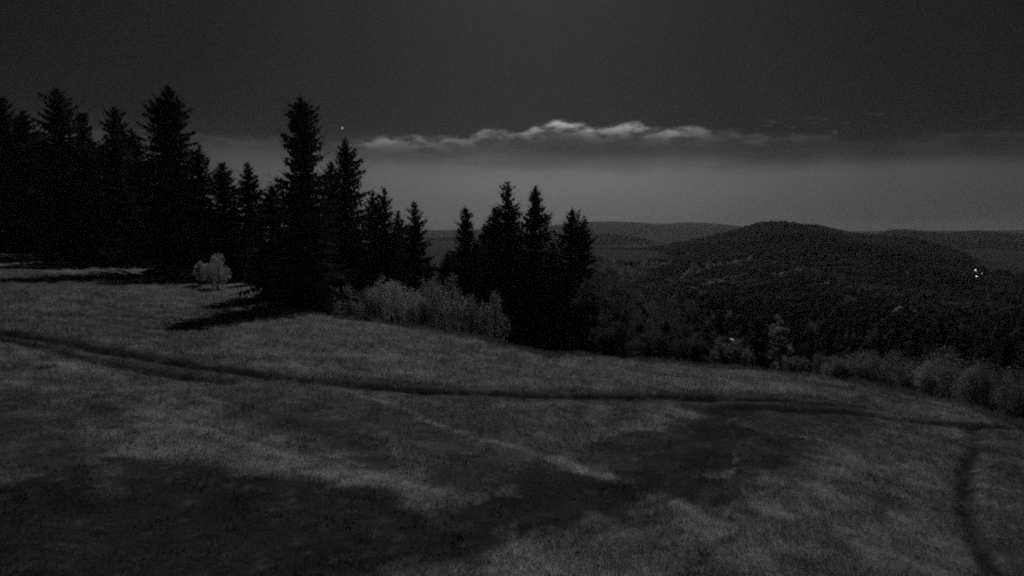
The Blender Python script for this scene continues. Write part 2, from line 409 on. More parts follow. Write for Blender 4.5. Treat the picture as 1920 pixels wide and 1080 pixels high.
def glow_mat(name, strength):
    m = bpy.data.materials.new(name); m.use_nodes = True
    nt = m.node_tree; nt.nodes.clear()
    out = N(nt, 'ShaderNodeOutputMaterial'); e = N(nt, 'ShaderNodeEmission'); e.inputs['Strength'].default_value = strength
    nt.links.new(e.outputs[0], out.inputs[0]); return m
M_GROUND = attr_mat('turf', 9.0, 0.45, 0.8)
M_GRASS = attr_mat('grass_blades', transl=0.4)
M_SPRUCE = attr_mat('spruce_needles', 3.0, 0.3, transl=0.05)
M_LEAF = attr_mat('pale_leaves', 4.0, 0.2, transl=0.50)
M_BARK = flat_mat('bark', 0.05, scale=14)
M_TWIG = flat_mat('twig', 0.14, scale=14)
M_FOREST = attr_mat('far_forest', 0.05, 0.3)
M_HILL = attr_mat('hill_floor', 0.02, 0.35)
M_METAL = flat_mat('dark_metal', 0.08, 0.5)
M_SOIL = flat_mat('dark_soil', 0.035, scale=5, amt=0.5, bump=0.8)

# ------------------------------------------------------------------ mesh helpers
def mesh_from(name, V, F, mat, shade=None, smooth=False, quad=False):
    """V (n,3), F (m,3|4) int arrays, shade per vertex"""
    me = bpy.data.meshes.new(name)
    V = np.ascontiguousarray(V, np.float32); F = np.ascontiguousarray(F, np.int32)
    k = F.shape[1]
    me.vertices.add(len(V)); me.vertices.foreach_set('co', V.ravel())
    me.loops.add(F.size); me.loops.foreach_set('vertex_index', F.ravel())
    me.polygons.add(len(F))
    me.polygons.foreach_set('loop_start', np.arange(0, F.size, k, dtype=np.int32))
    me.polygons.foreach_set('loop_total', np.full(len(F), k, np.int32))
    me.update(calc_edges=True)
    if smooth: me.polygons.foreach_set('use_smooth', np.ones(len(F), bool))
    if shade is not None:
        a = me.attributes.new('shade', 'FLOAT', 'POINT')
        a.data.foreach_set('value', np.ascontiguousarray(shade, np.float32))
    me.materials.append(mat)
    return me
def link(name, me, parent=None, loc=None):
    o = bpy.data.objects.new(name, me); col.objects.link(o)
    if parent is not None: o.parent = parent
    if loc is not None: o.location = loc
    return o
def tag(o, label=None, cat=None, group=None, kind=None):
    if label: o['label'] = label
    if cat: o['category'] = cat
    if group: o['group'] = group
    if kind: o['kind'] = kind
    return o
def empty(name, loc, rz=0):
    o = bpy.data.objects.new(name, None); col.objects.link(o); o.location = loc; o.rotation_euler = (0, 0, rz)
    o.empty_display_size = 0.3
    return o
def copy_tree(src, loc, rz, s=1.0, sz=None):
    r = src.copy(); col.objects.link(r); r.location = loc; r.rotation_euler = (0, 0, rz); r.scale = (s, s, sz or s)
    for ch in src.children:
        c = ch.copy(); col.objects.link(c); c.parent = r
    return r
def tube(path, rad, n=6):
    """swept tube -> V, F(quads)"""
    path = np.asarray(path, float); rad = np.asarray(rad, float)
    V = []; m = len(path)
    for i in range(m):
        d = path[min(i+1, m-1)]-path[max(i-1, 0)]; d = d/(np.linalg.norm(d)+1e-9)
        a = np.cross(d, [0.3, 0.9, 0.1]); a /= np.linalg.norm(a)+1e-9; b = np.cross(d, a)
        for j in range(n):
            t = 2*math.pi*j/n; V.append(path[i]+rad[i]*(math.cos(t)*a+math.sin(t)*b))
    F = [(i*n+j, i*n+(j+1) % n, (i+1)*n+(j+1) % n, (i+1)*n+j) for i in range(m-1) for j in range(n)]
    return np.array(V), np.array(F)
def join(parts):
    Vs, Fs, o = [], [], 0
    for V, F in parts:
        Vs.append(V); Fs.append(F+o); o += len(V)
    return np.concatenate(Vs), np.concatenate(Fs)

# ------------------------------------------------------------------ ground sheet
def axis(lo_fine, hi_fine, step, grow, lo, hi):
    mid = list(np.arange(lo_fine, hi_fine+1e-6, step))
    up = []; s = step; v = mid[-1]
    while v < hi: s *= grow; v += s; up.append(v)
    dn = []; s = step; v = mid[0]
    while v > lo: s *= grow; v -= s; dn.append(v)
    return np.array(dn[::-1]+mid+up)
ax = axis(-10, 10, 0.13, 1.02, -5500, 5500)
ay = axis(5, 26, 0.13, 1.02, -60, 8000)
GX, GY = np.meshgrid(ax, ay)
gx, gy = GX.ravel(), GY.ravel()
zz = ground_rel(gx, gy) + CAMZ
sh = np.full(gx.shape, 0.05)
near = (np.abs(gx) < 120) & (gy > -40) & (gy < 130)
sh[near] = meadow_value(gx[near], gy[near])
uq = np.clip(gx/np.maximum(gy, 4), -1.4, 1.6); dE = np.where(gy > 4, gy-np.interp(uq, eu, eY), -50)
sh = np.where(dE > 0, sh+(0.035-sh)*sstep(dE, 0.5, 3.0), sh)       # forest floor past the edge
nx_, ny_ = len(ax), len(ay)
ii, jj = np.meshgrid(np.arange(nx_-1), np.arange(ny_-1)); q = (jj*nx_+ii).ravel()
gF = np.stack([q, q+1, q+1+nx_, q+nx_], 1)
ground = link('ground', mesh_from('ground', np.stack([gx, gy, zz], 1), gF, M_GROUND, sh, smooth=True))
tag(ground, kind='structure', label='moonlit meadow with dark wheel ruts sloping down to the wooded valley')

# grass blades
def make_grass(n, seed=5):
    rng = np.random.default_rng(seed)
    Y = 5.5*np.exp(rng.random(n)*math.log(52/5.5)) ; U = rng.uniform(-1.0, 1.0, n)
    X = U*Y
    Ye = np.interp(U, eu, eY); keep = Y < Ye+1.0
    X, Y = X[keep], Y[keep]; n = len(X)
    val = meadow_value(X, Y)
    dens = np.clip(rfbm(X*1.1, Y*1.1, 71, 4)*2.2-0.65, 0, 1)
    keep = rng.random(n) < np.clip(0.25+1.3*dens*np.clip(val/0.16, 0.35, 1.2), 0, 1)
    X, Y, val, dens = X[keep], Y[keep], val[keep], dens[keep]; n = len(X)
    Z = ground_rel(X, Y)+CAMZ
    g = np.clip(Y/14.0, 0.8, 2.4)
    h = (0.035+0.06*rng.random(n))*(0.6+0.9*dens)*np.clip(val/0.2, 0.5, 1.3)*np.sqrt(g)
    w = 0.008*g*(0.7+0.6*rng.random(n))
    a = rng.uniform(0, 2*math.pi, n); la = rng.uniform(0, 2*math.pi, n); lean = h*rng.uniform(0.2, 1.1, n)
    c, s = np.cos(a)*w, np.sin(a)*w
    V = np.empty((n, 3, 3))
    V[:, 0] = np.stack([X-c, Y-s, Z-0.01], 1); V[:, 1] = np.stack([X+c, Y+s, Z-0.01], 1)
    V[:, 2] = np.stack([X+np.cos(la)*lean, Y+np.sin(la)*lean, Z+h], 1)
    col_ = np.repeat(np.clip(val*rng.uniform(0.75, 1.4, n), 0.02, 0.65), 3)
    return mesh_from('grass', V.reshape(-1, 3), np.arange(3*n).reshape(-1, 3), M_GRASS, col_)
def make_tufts(n, seed=8):
    rng = np.random.default_rng(seed)
    U = rng.uniform(-0.5, 1.0, n); Ye = np.interp(U, eu, eY); Y = Ye+rng.normal(0.0, 0.7, n); X = U*Y
    tall = rfbm(X*0.9, Y*0.9, 77, 4); k = rng.random(n) < sstep(tall, 0.42, 0.62); X, Y, tall = X[k], Y[k], tall[k]; n = len(X)
    Z = ground_rel(X, Y)+CAMZ; h = rng.uniform(0.12, 0.42, n)*(0.3+1.1*tall); w = rng.uniform(0.012, 0.03, n)
    a = rng.uniform(0, 6.28, n); la = rng.uniform(0, 6.28, n); c, s = np.cos(a)*w, np.sin(a)*w; ln = h*rng.uniform(0.1, 0.7, n)
    V = np.stack([np.stack([X-c, Y-s, Z-0.02], 1), np.stack([X+c, Y+s, Z-0.02], 1), np.stack([X+np.cos(la)*ln, Y+np.sin(la)*ln, Z+h], 1)], 1)
    return mesh_from('tall_grass', V.reshape(-1, 3), np.arange(3*n).reshape(-1, 3), M_GRASS, np.repeat(rng.uniform(0.12, 0.3, n), 3))
tag(link('tall_grass', make_tufts(30000)), 'ragged taller grass along the far meadow edge', 'grass', kind='stuff')
def make_weeds(nc, seed=15):
    rng = np.random.default_rng(seed); Yc = 6.5*np.exp(rng.random(nc)*math.log(45/6.5)); U = rng.uniform(-0.95, 0.95, nc)
    ok = Yc < np.interp(U, eu, eY)-0.3; Yc, U = Yc[ok], U[ok]; nc = len(Yc); per = 26
    sz = np.repeat(rng.uniform(0.5, 1.5, nc)**1.5, per); X = np.repeat(U*Yc, per)+rng.normal(0, 0.09, nc*per)*sz; Y = np.repeat(Yc, per)+rng.normal(0, 0.09, nc*per)*sz
    n = len(X); Z = ground_rel(X, Y)+CAMZ; h = rng.uniform(0.03, 0.085, n)*sz; w = rng.uniform(0.006, 0.014, n)
    a = rng.uniform(0, 6.28, n); la = rng.uniform(0, 6.28, n); c, s = np.cos(a)*w, np.sin(a)*w; ln = h*rng.uniform(0.2, 0.9, n)
    V = np.stack([np.stack([X-c, Y-s, Z-0.02], 1), np.stack([X+c, Y+s, Z-0.02], 1), np.stack([X+np.cos(la)*ln, Y+np.sin(la)*ln, Z+h], 1)], 1)
    tone = np.repeat(meadow_value(U*Yc, Yc)*np.where(rng.random(nc) < 0.7, rng.uniform(0.4, 0.8, nc), rng.uniform(1.1, 1.5, nc)), per)
    return mesh_from('weeds', V.reshape(-1, 3), np.arange(3*n).reshape(-1, 3), M_GRASS, np.repeat(tone, 3))
tag(link('weeds', make_weeds(520)), 'low weed tufts scattered through the meadow grass', 'weeds', kind='stuff')
grass = tag(link('grass', make_grass(520000)), 'short moonlit grass covering the sloping meadow', 'grass', kind='stuff')

# ------------------------------------------------------------------ spruces
def tri_fan(P, D, Sd, w, l):
    """triangles: base around P along Sd (half width w), tip P + D*l ; all (n,3)"""
    V = np.empty((len(P), 3, 3)); w = np.reshape(w, (-1, 1)); l = np.reshape(l, (-1, 1))
    V[:, 0] = P-Sd*w; V[:, 1] = P+Sd*w; V[:, 2] = P+D*l
    return V
def nrm(a): return a/(np.linalg.norm(a, axis=-1, keepdims=True)+1e-9)

def spruce_mesh(H, R, seed, crown0=0.05, sparse=0.0, prof=0.62, bulge=0.0, knob=0.0, dens=1.0):
    rng = np.random.default_rng(seed)
    T = []; stem = []
    c0 = crown0*H; z = c0
    lean = rng.normal(0, 0.012, 2)
    lop = rng.uniform(0, 2*math.pi); lopa = rng.uniform(0.05, 0.25)
    up = np.array([0, 0, 1.0])
    k_ = 0
    while z < H*0.985:
        t = (z-c0)/(H-c0); x = 1-t
        Lm = R*(x**prof)*min(1.0, x/0.10)**0.55*min(1.0, 0.72+1.1*t) + 0.09
        Lm *= 1+0.14*math.sin(z*1.1+seed)+0.10*math.sin(z*2.9+2*seed)+0.15*rng.normal()
        Lm += knob*math.exp(-((t-0.955)/0.022)**2)
        whorl = (k_ % 2 == 0); k_ += 1                       # full whorls with thinner rows between
        if not whorl: Lm *= 0.72
        nb = int(round((6.0+4.0*x)*dens*(1.0 if whorl else 0.7)))
        a0 = rng.uniform(0, 2*math.pi)
        for b in range(nb):
            if rng.random() < sparse: continue
            az = a0+2*math.pi*(b+rng.uniform(-0.35, 0.35))/nb
            L = Lm*rng.uniform(0.70, 1.10)*(1+lopa*math.cos(az-lop))
            if rng.random() < 0.06: L *= 1.2
            e0 = math.tan(R_(30*t**2-18*x+rng.normal(0, 5)))
            m = max(2, int(L/0.17)+1)
            s = (np.arange(m)+rng.uniform(0.2, 0.8, m))/m
            o = np.array([math.cos(az), math.sin(az), 0.0]); sd = np.array([-math.sin(az), math.cos(az), 0.0])
            zr = L*(e0*s-0.34*s**2*x+0.30*s**3)
            C = o*(s*L)[:, None]+np.stack([lean[0]*z+0*s, lean[1]*z+0*s, z+zr+rng.normal(0, 0.02, m)], 1)
            ll = (0.09+0.34*(1-s)**0.8)*min(1.0, 0.35+0.45*L)*rng.uniform(0.65, 1.3, m)
            for sg in (-1, 1):
                D = nrm(o*rng.uniform(0.5, 1.0, m)[:, None]+sd*(sg*rng.uniform(0.5, 1.0, m))[:, None]+up*rng.uniform(-0.30, 0.06, m)[:, None])
                T.append(tri_fan(C, D, nrm(np.broadcast_to(o, C.shape)+0.25*up), 0.035+0.035*rng.random(m), ll*1.25))
            D = nrm(o*rng.uniform(0.3, 0.8, m)[:, None]+sd*rng.normal(0, 0.5, m)[:, None]-up*rng.uniform(0.35, 0.9, m)[:, None])
            T.append(tri_fan(C, D, np.broadcast_to(o, C.shape)*1.0, 0.04+0.04*rng.random(m), ll*rng.uniform(0.5, 1.0, m)))
            D = nrm(o*rng.uniform(0.8, 1.0, m)[:, None]+sd*rng.normal(0, 0.2, m)[:, None]+up*rng.uniform(0.0, 0.25, m)[:, None])
            T.append(tri_fan(C, D, np.broadcast_to(sd, C.shape)*1.0, 0.035+0.03*rng.random(m), np.minimum(ll, 0.2)))
            # hanging twigs nearer the stem, so that the inside of the crown is dense
            q = (s < 0.8) & (rng.random(m) < 0.85)
            if q.any() and sparse < 0.25:
                Cq = C[q]*1.0; D = nrm(sd*rng.normal(0, 0.6, q.sum())[:, None]-up)
                T.append(tri_fan(Cq, D, np.broadcast_to(nrm(o+0.5*sd), Cq.shape)*1.0, 0.16, 0.45*min(1, 0.3+0.4*L)*np.ones(q.sum())))
        z += (0.17+0.13*x)*rng.uniform(0.8, 1.2)/dens
    # leader
    for i in range(10):
        zz_ = H*0.96+H*0.04*i/10; az = rng.uniform(0, 6.28)
        C = np.array([[lean[0]*H, lean[1]*H, zz_]]); D = nrm(np.array([[math.cos(az)*0.7, math.sin(az)*0.7, 0.8]]))
        T.append(tri_fan(C, D, np.array([[0, 0, 1.0]]), np.array([0.03]), np.array([0.16])))
    V = np.concatenate(T); n = len(V)
    shd = np.repeat(rng.uniform(0.10, 0.18, n), 3)
    crown = mesh_from('crown', V.reshape(-1, 3), np.arange(3*n).reshape(-1, 3), M_SPRUCE, shd)
    zs = np.linspace(-0.5, H*0.995, 9)
    p = np.stack([lean[0]*zs, lean[1]*zs, zs], 1); r0 = 0.011*H+0.03
    tv, tf = tube(p, r0*(1-np.clip(zs/H, 0, 1))**0.8+0.012, 8)
    trunk = mesh_from('trunk', tv, tf, M_BARK, smooth=True)
    return trunk, crown
def add_spruce(px, top, Y, R, label, seed, group='spruces along the meadow edge', name='spruce_tree', **kw):
    u = float(uu(px, top)); X = u*Y; zb = gz(X, Y); zt = float(kslope(top))*Y+CAMZ
    tr, cr = spruce_mesh(zt-zb, (1.32 if 680 < px < 1300 else 1.2)*R*Y/FPX/0.66, seed, **kw)
    e = empty(name, (X, Y, zb)); link('trunk', tr, e); link('crown', cr, e)
    return tag(e, label, 'tree', group)

SPRUCES = [
 # px, top, Y, half width of the crown in photo pixels, label, kwargs
 (2, 178, 78, 60, 'dark spruce cut off by the left picture edge', {}),
 (36, 203, 76, 45, 'second spruce from the left picture edge, with a blunt dark top', dict()),
 (74, 258, 84, 45, 'low spruce sunk in the gap between the two leftmost tall spruces and the third', {}),
 (112, 163, 70, 55, 'tall broad spruce, highest of the trees at the far left', dict()),
 (155, 208, 72, 35, 'narrow spruce with a rounded knob top between two pointed spruces', dict(knob=0.5)),
 (186, 268, 82, 45, 'short spruce filling the dip beside the knob topped spruce', {}),
 (213, 197, 68, 45, 'pointed spruce with open side branches left of the broad columnar spruce', dict(sparse=0.18)),
 (243, 240, 74, 45, 'shorter spruce squeezed against the left side of the broad columnar spruce', {}),
 (310, 157, 62, 62, 'massive broad columnar spruce, widest and tallest of the left group', dict(dens=1.15)),
 (376, 268, 60, 38, 'small spruce with bristly open branches right of the broad columnar spruce', dict(sparse=0.2)),
 (414, 302, 62, 38, 'short spruce behind the pale plume shaped bush', dict()),
 (466, 303, 64, 36, 'solid cone shaped spruce left of the tallest central spruce', dict()),
 (508, 345, 46.5, 50, 'stubby spruce half hidden behind the left flank of the tallest central spruce', {}),
 (560, 176, 43.5, 54, 'tall lone spruce with knob tip casting a long shadow on the meadow', dict(knob=0.14, dens=1.15)),
 (616, 300, 70, 45, 'rounded spruce top filling the notch right of the tallest central spruce', dict()),
 (645, 255, 66, 52, 'ragged spruce with drooping tiers directly under the bright star', dict(sparse=0.05)),
 (693, 352, 76, 28, 'thin wispy spruce right of the ragged tiered spruce', dict(sparse=0.16)),
 (722, 348, 68, 34, 'see through spruce with gaps between its branches', dict(sparse=0.18)),
 (744, 392, 72, 30, 'small spruce leaning on the right side of the see through spruce', {}),
 (778, 374, 66, 34, 'neat slim spruce standing alone left of the horizon gap', dict(sparse=0.08)),
 (868, 385, 66, 34, 'neat slim spruce standing alone right of the horizon gap', dict(sparse=0.05)),
 (906, 416, 80, 25, 'tiny spruce top left of the pair of tall middle spruces', dict(sparse=0.2)),
 (932, 388, 69, 38, 'stout spruce shoulder against the left of the gappy middle spruce', dict()),
 (957, 338, 66, 40, 'gappy middle spruce, left one of the tall middle pair', dict(sparse=0.16, knob=0.15)),
 (1008, 345, 64, 42, 'dense middle spruce, right one of the tall middle pair', dict(sparse=0.05)),
 (1066, 386, 62, 40, 'pointed spruce at the right end of the tree line', dict(sparse=0.15)),
 (1090, 402, 63, 30, 'crooked lesser spruce behind the last pointed spruce on the right', dict(sparse=0.16)),
 (836, 470, 64, 35, 'low dark spruce under the gap where the horizon shows', {}),
 (1422, 598, 40, 28, 'small dark spruce standing against the pale slender birch', dict(sparse=0.05)),
]
for i, (px, top, Y, R, lab, kw) in enumerate(SPRUCES):
    add_spruce(px, top, Y, R, lab, 100+i*13, **kw)

# understorey and the dark trees of the slope: copies of three built trees
def stock_spruce(H, R, seed):
    tr, cr = spruce_mesh(H, R, seed, dens=0.9)
    e = empty('spruce_tree', (0, 0, 0)); link('trunk', tr, e); link('crown', cr, e); return e
fill = []
rng = random.Random(4)
for px, top, Y in [(20, 330, 92), (60, 345, 90), (95, 330, 92), (140, 320, 90), (180, 345, 86), (225, 330, 84), (265, 335, 80), (290, 360, 74), (345, 345, 74),
                   (395, 370, 72), (438, 380, 68), (485, 400, 62), (520, 420, 58), (590, 400, 62), (635, 390, 66), (670, 420, 62), (705, 450, 60),
                   (735, 455, 62), (765, 470, 60), (800, 480, 64), (850, 490, 62), (890, 450, 64), (925, 455, 60), (975, 440, 60), (990, 470, 54),
                   (1035, 450, 56), (1050, 500, 51), (1100, 500, 52), (895, 520, 54), (945, 530, 52), (1000, 545, 50), (1080, 560, 48), (470, 440, 52), (440, 470, 56)]:
    fill.append((px, top, Y+(10 if px > 560 else 4)))
stock = [stock_spruce(10, 2.2, 901), stock_spruce(10, 2.5, 902), stock_spruce(10, 1.9, 903)]
used = [False]*3
def place_stock(px, top, Y, label, group, i):
    k = i % 3
    X = float(uu(px, top))*Y; zb = gz(X, Y); H = float(kslope(top))*Y+CAMZ-zb
    s = H/10.0; rz = rng.uniform(0, 6.28)
    if not used[k]:
        o = stock[k]; used[k] = True; o.location = (X, Y, zb); o.rotation_euler = (0, 0, rz); o.scale = (s*1.05, s*1.05, s)
    else:
        o = copy_tree(stock[k], (X, Y, zb), rz, s*1.05, s)
    return tag(o, label, 'tree', group)
for i, (px, top, Y) in enumerate(fill):
    place_stock(px, top, Y, 'black spruce merged into the dark wood behind the front row of spruces', 'spruces inside the dark wood', i)
SLOPE = [(1135, 560, 56), (1170, 585, 50), (1210, 575, 56), (1250, 600, 52), (1290, 590, 58), (1325, 610, 50), (1350, 585, 60), (1395, 600, 52), (1490, 625, 60), (1520, 640, 52),
         (1555, 618, 62), (1600, 632, 58), (1650, 620, 66), (1690, 632, 60), (1720, 610, 66), (1765, 600, 70), (1810, 615, 60), (1850, 640, 52), (1890, 625, 56), (1925, 650, 48)]
SLOPE_WHERE = ['below the last spruces of the tree line', 'under the dim round tree', 'below the tall slim broadleaf tree', 'below the wide dim broadleaf tree', 'beneath the dim tree left of the small lamp', 'left of the small lamp', 'behind and above the small lamp', 'between the small lamp and the small dark spruce', 'just right of the pale birch', 'behind the small grey bush right of the birch', 'behind the first bush of the right hand row', 'behind the third bush of the right hand row', 'behind the broad domed bush', 'above the dip of the right hand bush row', 'left of the largest arching bush, farther down', 'behind the largest arching bush', 'right of the largest arching bush', 'behind the dim rounded bush at far right', 'between the last two bushes at far right', 'cut by the right picture edge behind the bushes']
for i, (px, top, Y) in enumerate(SLOPE):
    place_stock(px, top, Y, 'dark young spruce on the slope, '+SLOPE_WHERE[i], 'spruces on the slope right of the tree line', i+1)

# ------------------------------------------------------------------ broadleaf trees and bushes
def leaves(P, size, rng, flat=0.4):
    n = len(P)
    D = nrm(rng.normal(0, 1, (n, 3))*[1, 1, 0.8]); S = nrm(np.cross(D, rng.normal(0, 1, (n, 3))))
    l = size*rng.uniform(0.6, 1.4, n)
    return tri_fan(P, D, S, l*0.42, l)
def broadleaf(H, R, seed, albedo=(0.10, 0.2), nclump=70, per=110, size=0.11, mat=None, bark=None, bare=0.0):
    rng = np.random.default_rng(seed)
    parts = []; tips = []
    zs = np.linspace(-0.4, H*0.72, 6); p = np.stack([0.02*H*np.sin(zs*0.6+seed), 0.02*H*np.cos(zs*0.5), zs], 1)
    parts.append(tube(p, 0.014*H*(1-0.8*np.clip(zs/H, 0, 1))+0.01, 7))
    for b in range(9):
        s = rng.uniform(0.28, 0.98); i = s*(len(p)-1); o = p[int(i)]+(p[min(int(i)+1, len(p)-1)]-p[int(i)])*(i-int(i))
        az = rng.uniform(0, 6.28); L = R*rng.uniform(0.7, 1.05)*(1.15-0.5*s); el = R_(rng.uniform(30, 60))
        q = [o+np.array([math.cos(az)*math.cos(el)*L*t, math.sin(az)*math.cos(el)*L*t, math.sin(el)*L*t*1.2+0.1*L*t*t]) for t in (0, .35, .7, 1)]
        parts.append(tube(q, 0.006*H*np.array([1, .7, .45, .15]), 5)); tips += q[1:]
    V, F = join(parts)
    trunk = mesh_from('trunk', V, F, bark or M_BARK, smooth=True)
    C = []; Zc = H*0.62
    while len(C) < nclump:
        v = rng.uniform(-1, 1, 3)
        rr = np.linalg.norm(v)
        if rr > 1 or rr < 0.35: continue
        C.append([v[0]*R*(1-0.25*max(v[2], 0)), v[1]*R*(1-0.25*max(v[2], 0)), Zc+v[2]*H*0.37])
    C += [t+rng.normal(0, 0.2, 3) for t in tips]
    C = np.array(C); cr = rng.uniform(0.25, 0.55, len(C))*R*0.42
    P = np.repeat(C, per, 0)+rng.normal(0, 0.55, (len(C)*per, 3))*np.repeat(cr, per)[:, None]
    P = P[rng.random(len(P)) >= bare]
    T = leaves(P, size, rng); n = len(T)
    tone = np.repeat(rng.uniform(albedo[0], albedo[1], n), 3)
    return trunk, mesh_from('crown', T.reshape(-1, 3), np.arange(3*n).reshape(-1, 3), mat or M_LEAF, tone)
def add_broadleaf(px, top, Y, R, label, seed, group=None, name='broadleaf_tree', **kw):
    X = float(uu(px, top))*Y; zb = gz(X, Y); H = float(kslope(top))*Y+CAMZ-zb
    tr, cr = broadleaf(H, R, seed, **kw)
    e = empty(name, (X, Y, zb)); link('trunk', tr, e); link('crown', cr, e)
    return tag(e, label, 'tree', group)
g = 'dim broadleaf trees on the slope right of the spruces'
add_broadleaf(984, 366, 58, 1.1, 'half bare slender tree between the two tall middle spruces', 41, albedo=(0.03, 0.06), nclump=16, per=40, bare=0.3)
add_broadleaf(1126, 470, 62, 2.6, 'dim broadleaf tree right behind the last spruces of the tree line', 42, g, albedo=(0.158, 0.259))
add_broadleaf(1205, 478, 92, 2.2, 'tall slim broadleaf tree rising highest on the slope right of the spruces', 43, g, albedo=(0.216, 0.360))
add_broadleaf(1178, 520, 60, 2.4, 'dim round tree below the tall slim broadleaf tree', 44, g, albedo=(0.187, 0.302))
add_broadleaf(1234, 532, 66, 2.8, 'wide dim broadleaf tree halfway down the slope', 45, g, albedo=(0.187, 0.302))
add_broadleaf(1288, 556, 62, 2.6, 'dim broadleaf tree left of the small lamp', 46, g, albedo=(0.158, 0.259))
add_broadleaf(1148, 600, 47, 2.0, 'low dark broadleaf tree at the meadow edge under the last spruces', 47, g, albedo=(0.115, 0.202))
add_broadleaf(1225, 625, 44, 1.9, 'low dark broadleaf tree at the middle of the meadow edge', 48, g, albedo=(0.115, 0.202))
add_broadleaf(1300, 640, 42, 1.6, 'low dark broadleaf tree left of the pale round tree at the edge', 49, g, albedo=(0.115, 0.202))
add_broadleaf(1112, 505, 52, 2.0, 'grey feathery tree squeezed against the last spruce of the tree line', 61, g, albedo=(0.144, 0.245))
add_broadleaf(1158, 492, 72, 2.6, 'grey tree left of the tall slim broadleaf tree', 62, g, albedo=(0.173, 0.288))
add_broadleaf(1260, 585, 54, 2.2, 'grey tree low on the slope below the wide dim broadleaf tree', 63, g, albedo=(0.130, 0.216))
add_broadleaf(1195, 590, 50, 2.1, 'grey tree low on the slope below the dim round tree', 64, g, albedo=(0.130, 0.216))
add_broadleaf(1330, 615, 50, 2.0, 'grey tree between the slope trees and the small lamp', 65, g, albedo=(0.115, 0.202))
add_broadleaf(1370, 643, 37.5, 1.25, 'pale round crowned small tree at the meadow edge under the small lamp', 50, albedo=(0.26, 0.42), nclump=60, per=110, size=0.085)
add_broadleaf(1464, 586, 46, 0.85, 'pale slender birch behind the small dark spruce', 51, name='birch_tree', albedo=(0.38, 0.6), nclump=60, per=120, size=0.08, bark=M_TWIG)

def bush_mesh(Hb, Rb, seed, nplume=8, per=620, size=0.085, albedo=(0.44, 0.75), up=1.0):
    rng = np.random.default_rng(seed); parts = []; T = []
    for k in range(nplume):
        az = rng.uniform(0, 6.28); rad = Rb*math.sqrt(rng.random())*0.8
        hx, hy = math.cos(az)*rad, math.sin(az)*rad
        hh = Hb*(1-0.5*(rad/Rb)**1.6)*rng.uniform(0.72, 0.98)
        pts = np.array([[hx*0.25, hy*0.25, -0.6], [hx*0.55, hy*0.55, hh*0.3], [hx*0.85, hy*0.85, hh*0.65], [hx, hy, hh]])
        parts.append(tube(pts, np.array([0.035, 0.025, 0.016, 0.005])*(Hb/3)**0.5, 5))
        for j in range(4):
            b = pts[1]+(pts[3]-pts[1])*rng.uniform(0.1, 0.8); a2 = rng.uniform(0, 6.28); L = Rb*rng.uniform(0.2, 0.4)
            parts.append(tube(np.array([b, b+[math.cos(a2)*L*.5, math.sin(a2)*L*.5, L*.6], b+[math.cos(a2)*L*.8, math.sin(a2)*L*.8, L*1.3]]), np.array([.014, .009, .003]), 4))
        s = rng.random(per)**0.75
        i = s*2.0+1.0; i0 = np.minimum(i.astype(int), 2); f = (i-i0)[:, None]
        C = pts[i0]*(1-f)+pts[np.minimum(i0+1, 3)]*f
        wid = Rb*0.42*(np.sin(np.clip(s, 0.04, 1)*math.pi*0.86)**0.7+0.12)
        d = rng.normal(0, 1, (per, 3)); d = nrm(d)*(rng.random((per, 1))**0.45)
        P = C+d*wid[:, None]*[1, 1, 0.9]
        T.append(leaves(P, size, rng))
    V, F = join(parts); T = np.concatenate(T); n = len(T)
    tone = np.repeat(rng.uniform(albedo[0], albedo[1], n), 3)
    return mesh_from('stems', V, F, M_TWIG, smooth=True), mesh_from('foliage', T.reshape(-1, 3), np.arange(3*n).reshape(-1, 3), M_LEAF, tone)
def add_bush(px, top, Y, R, label, seed, group='pale bushes along the meadow edge', **kw):
    X = float(uu(px, top))*Y; zb = gz(X, Y); H = float(kslope(top))*Y+CAMZ-zb
    st, fo = bush_mesh(H, R*(1.0 if px < 560 else (1.15 if px < 1000 else 1.15)), seed, **kw)
    e = empty('bush', (X, Y, zb)); link('stems', st, e); link('foliage', fo, e)
    return tag(e, label, 'bush', group)
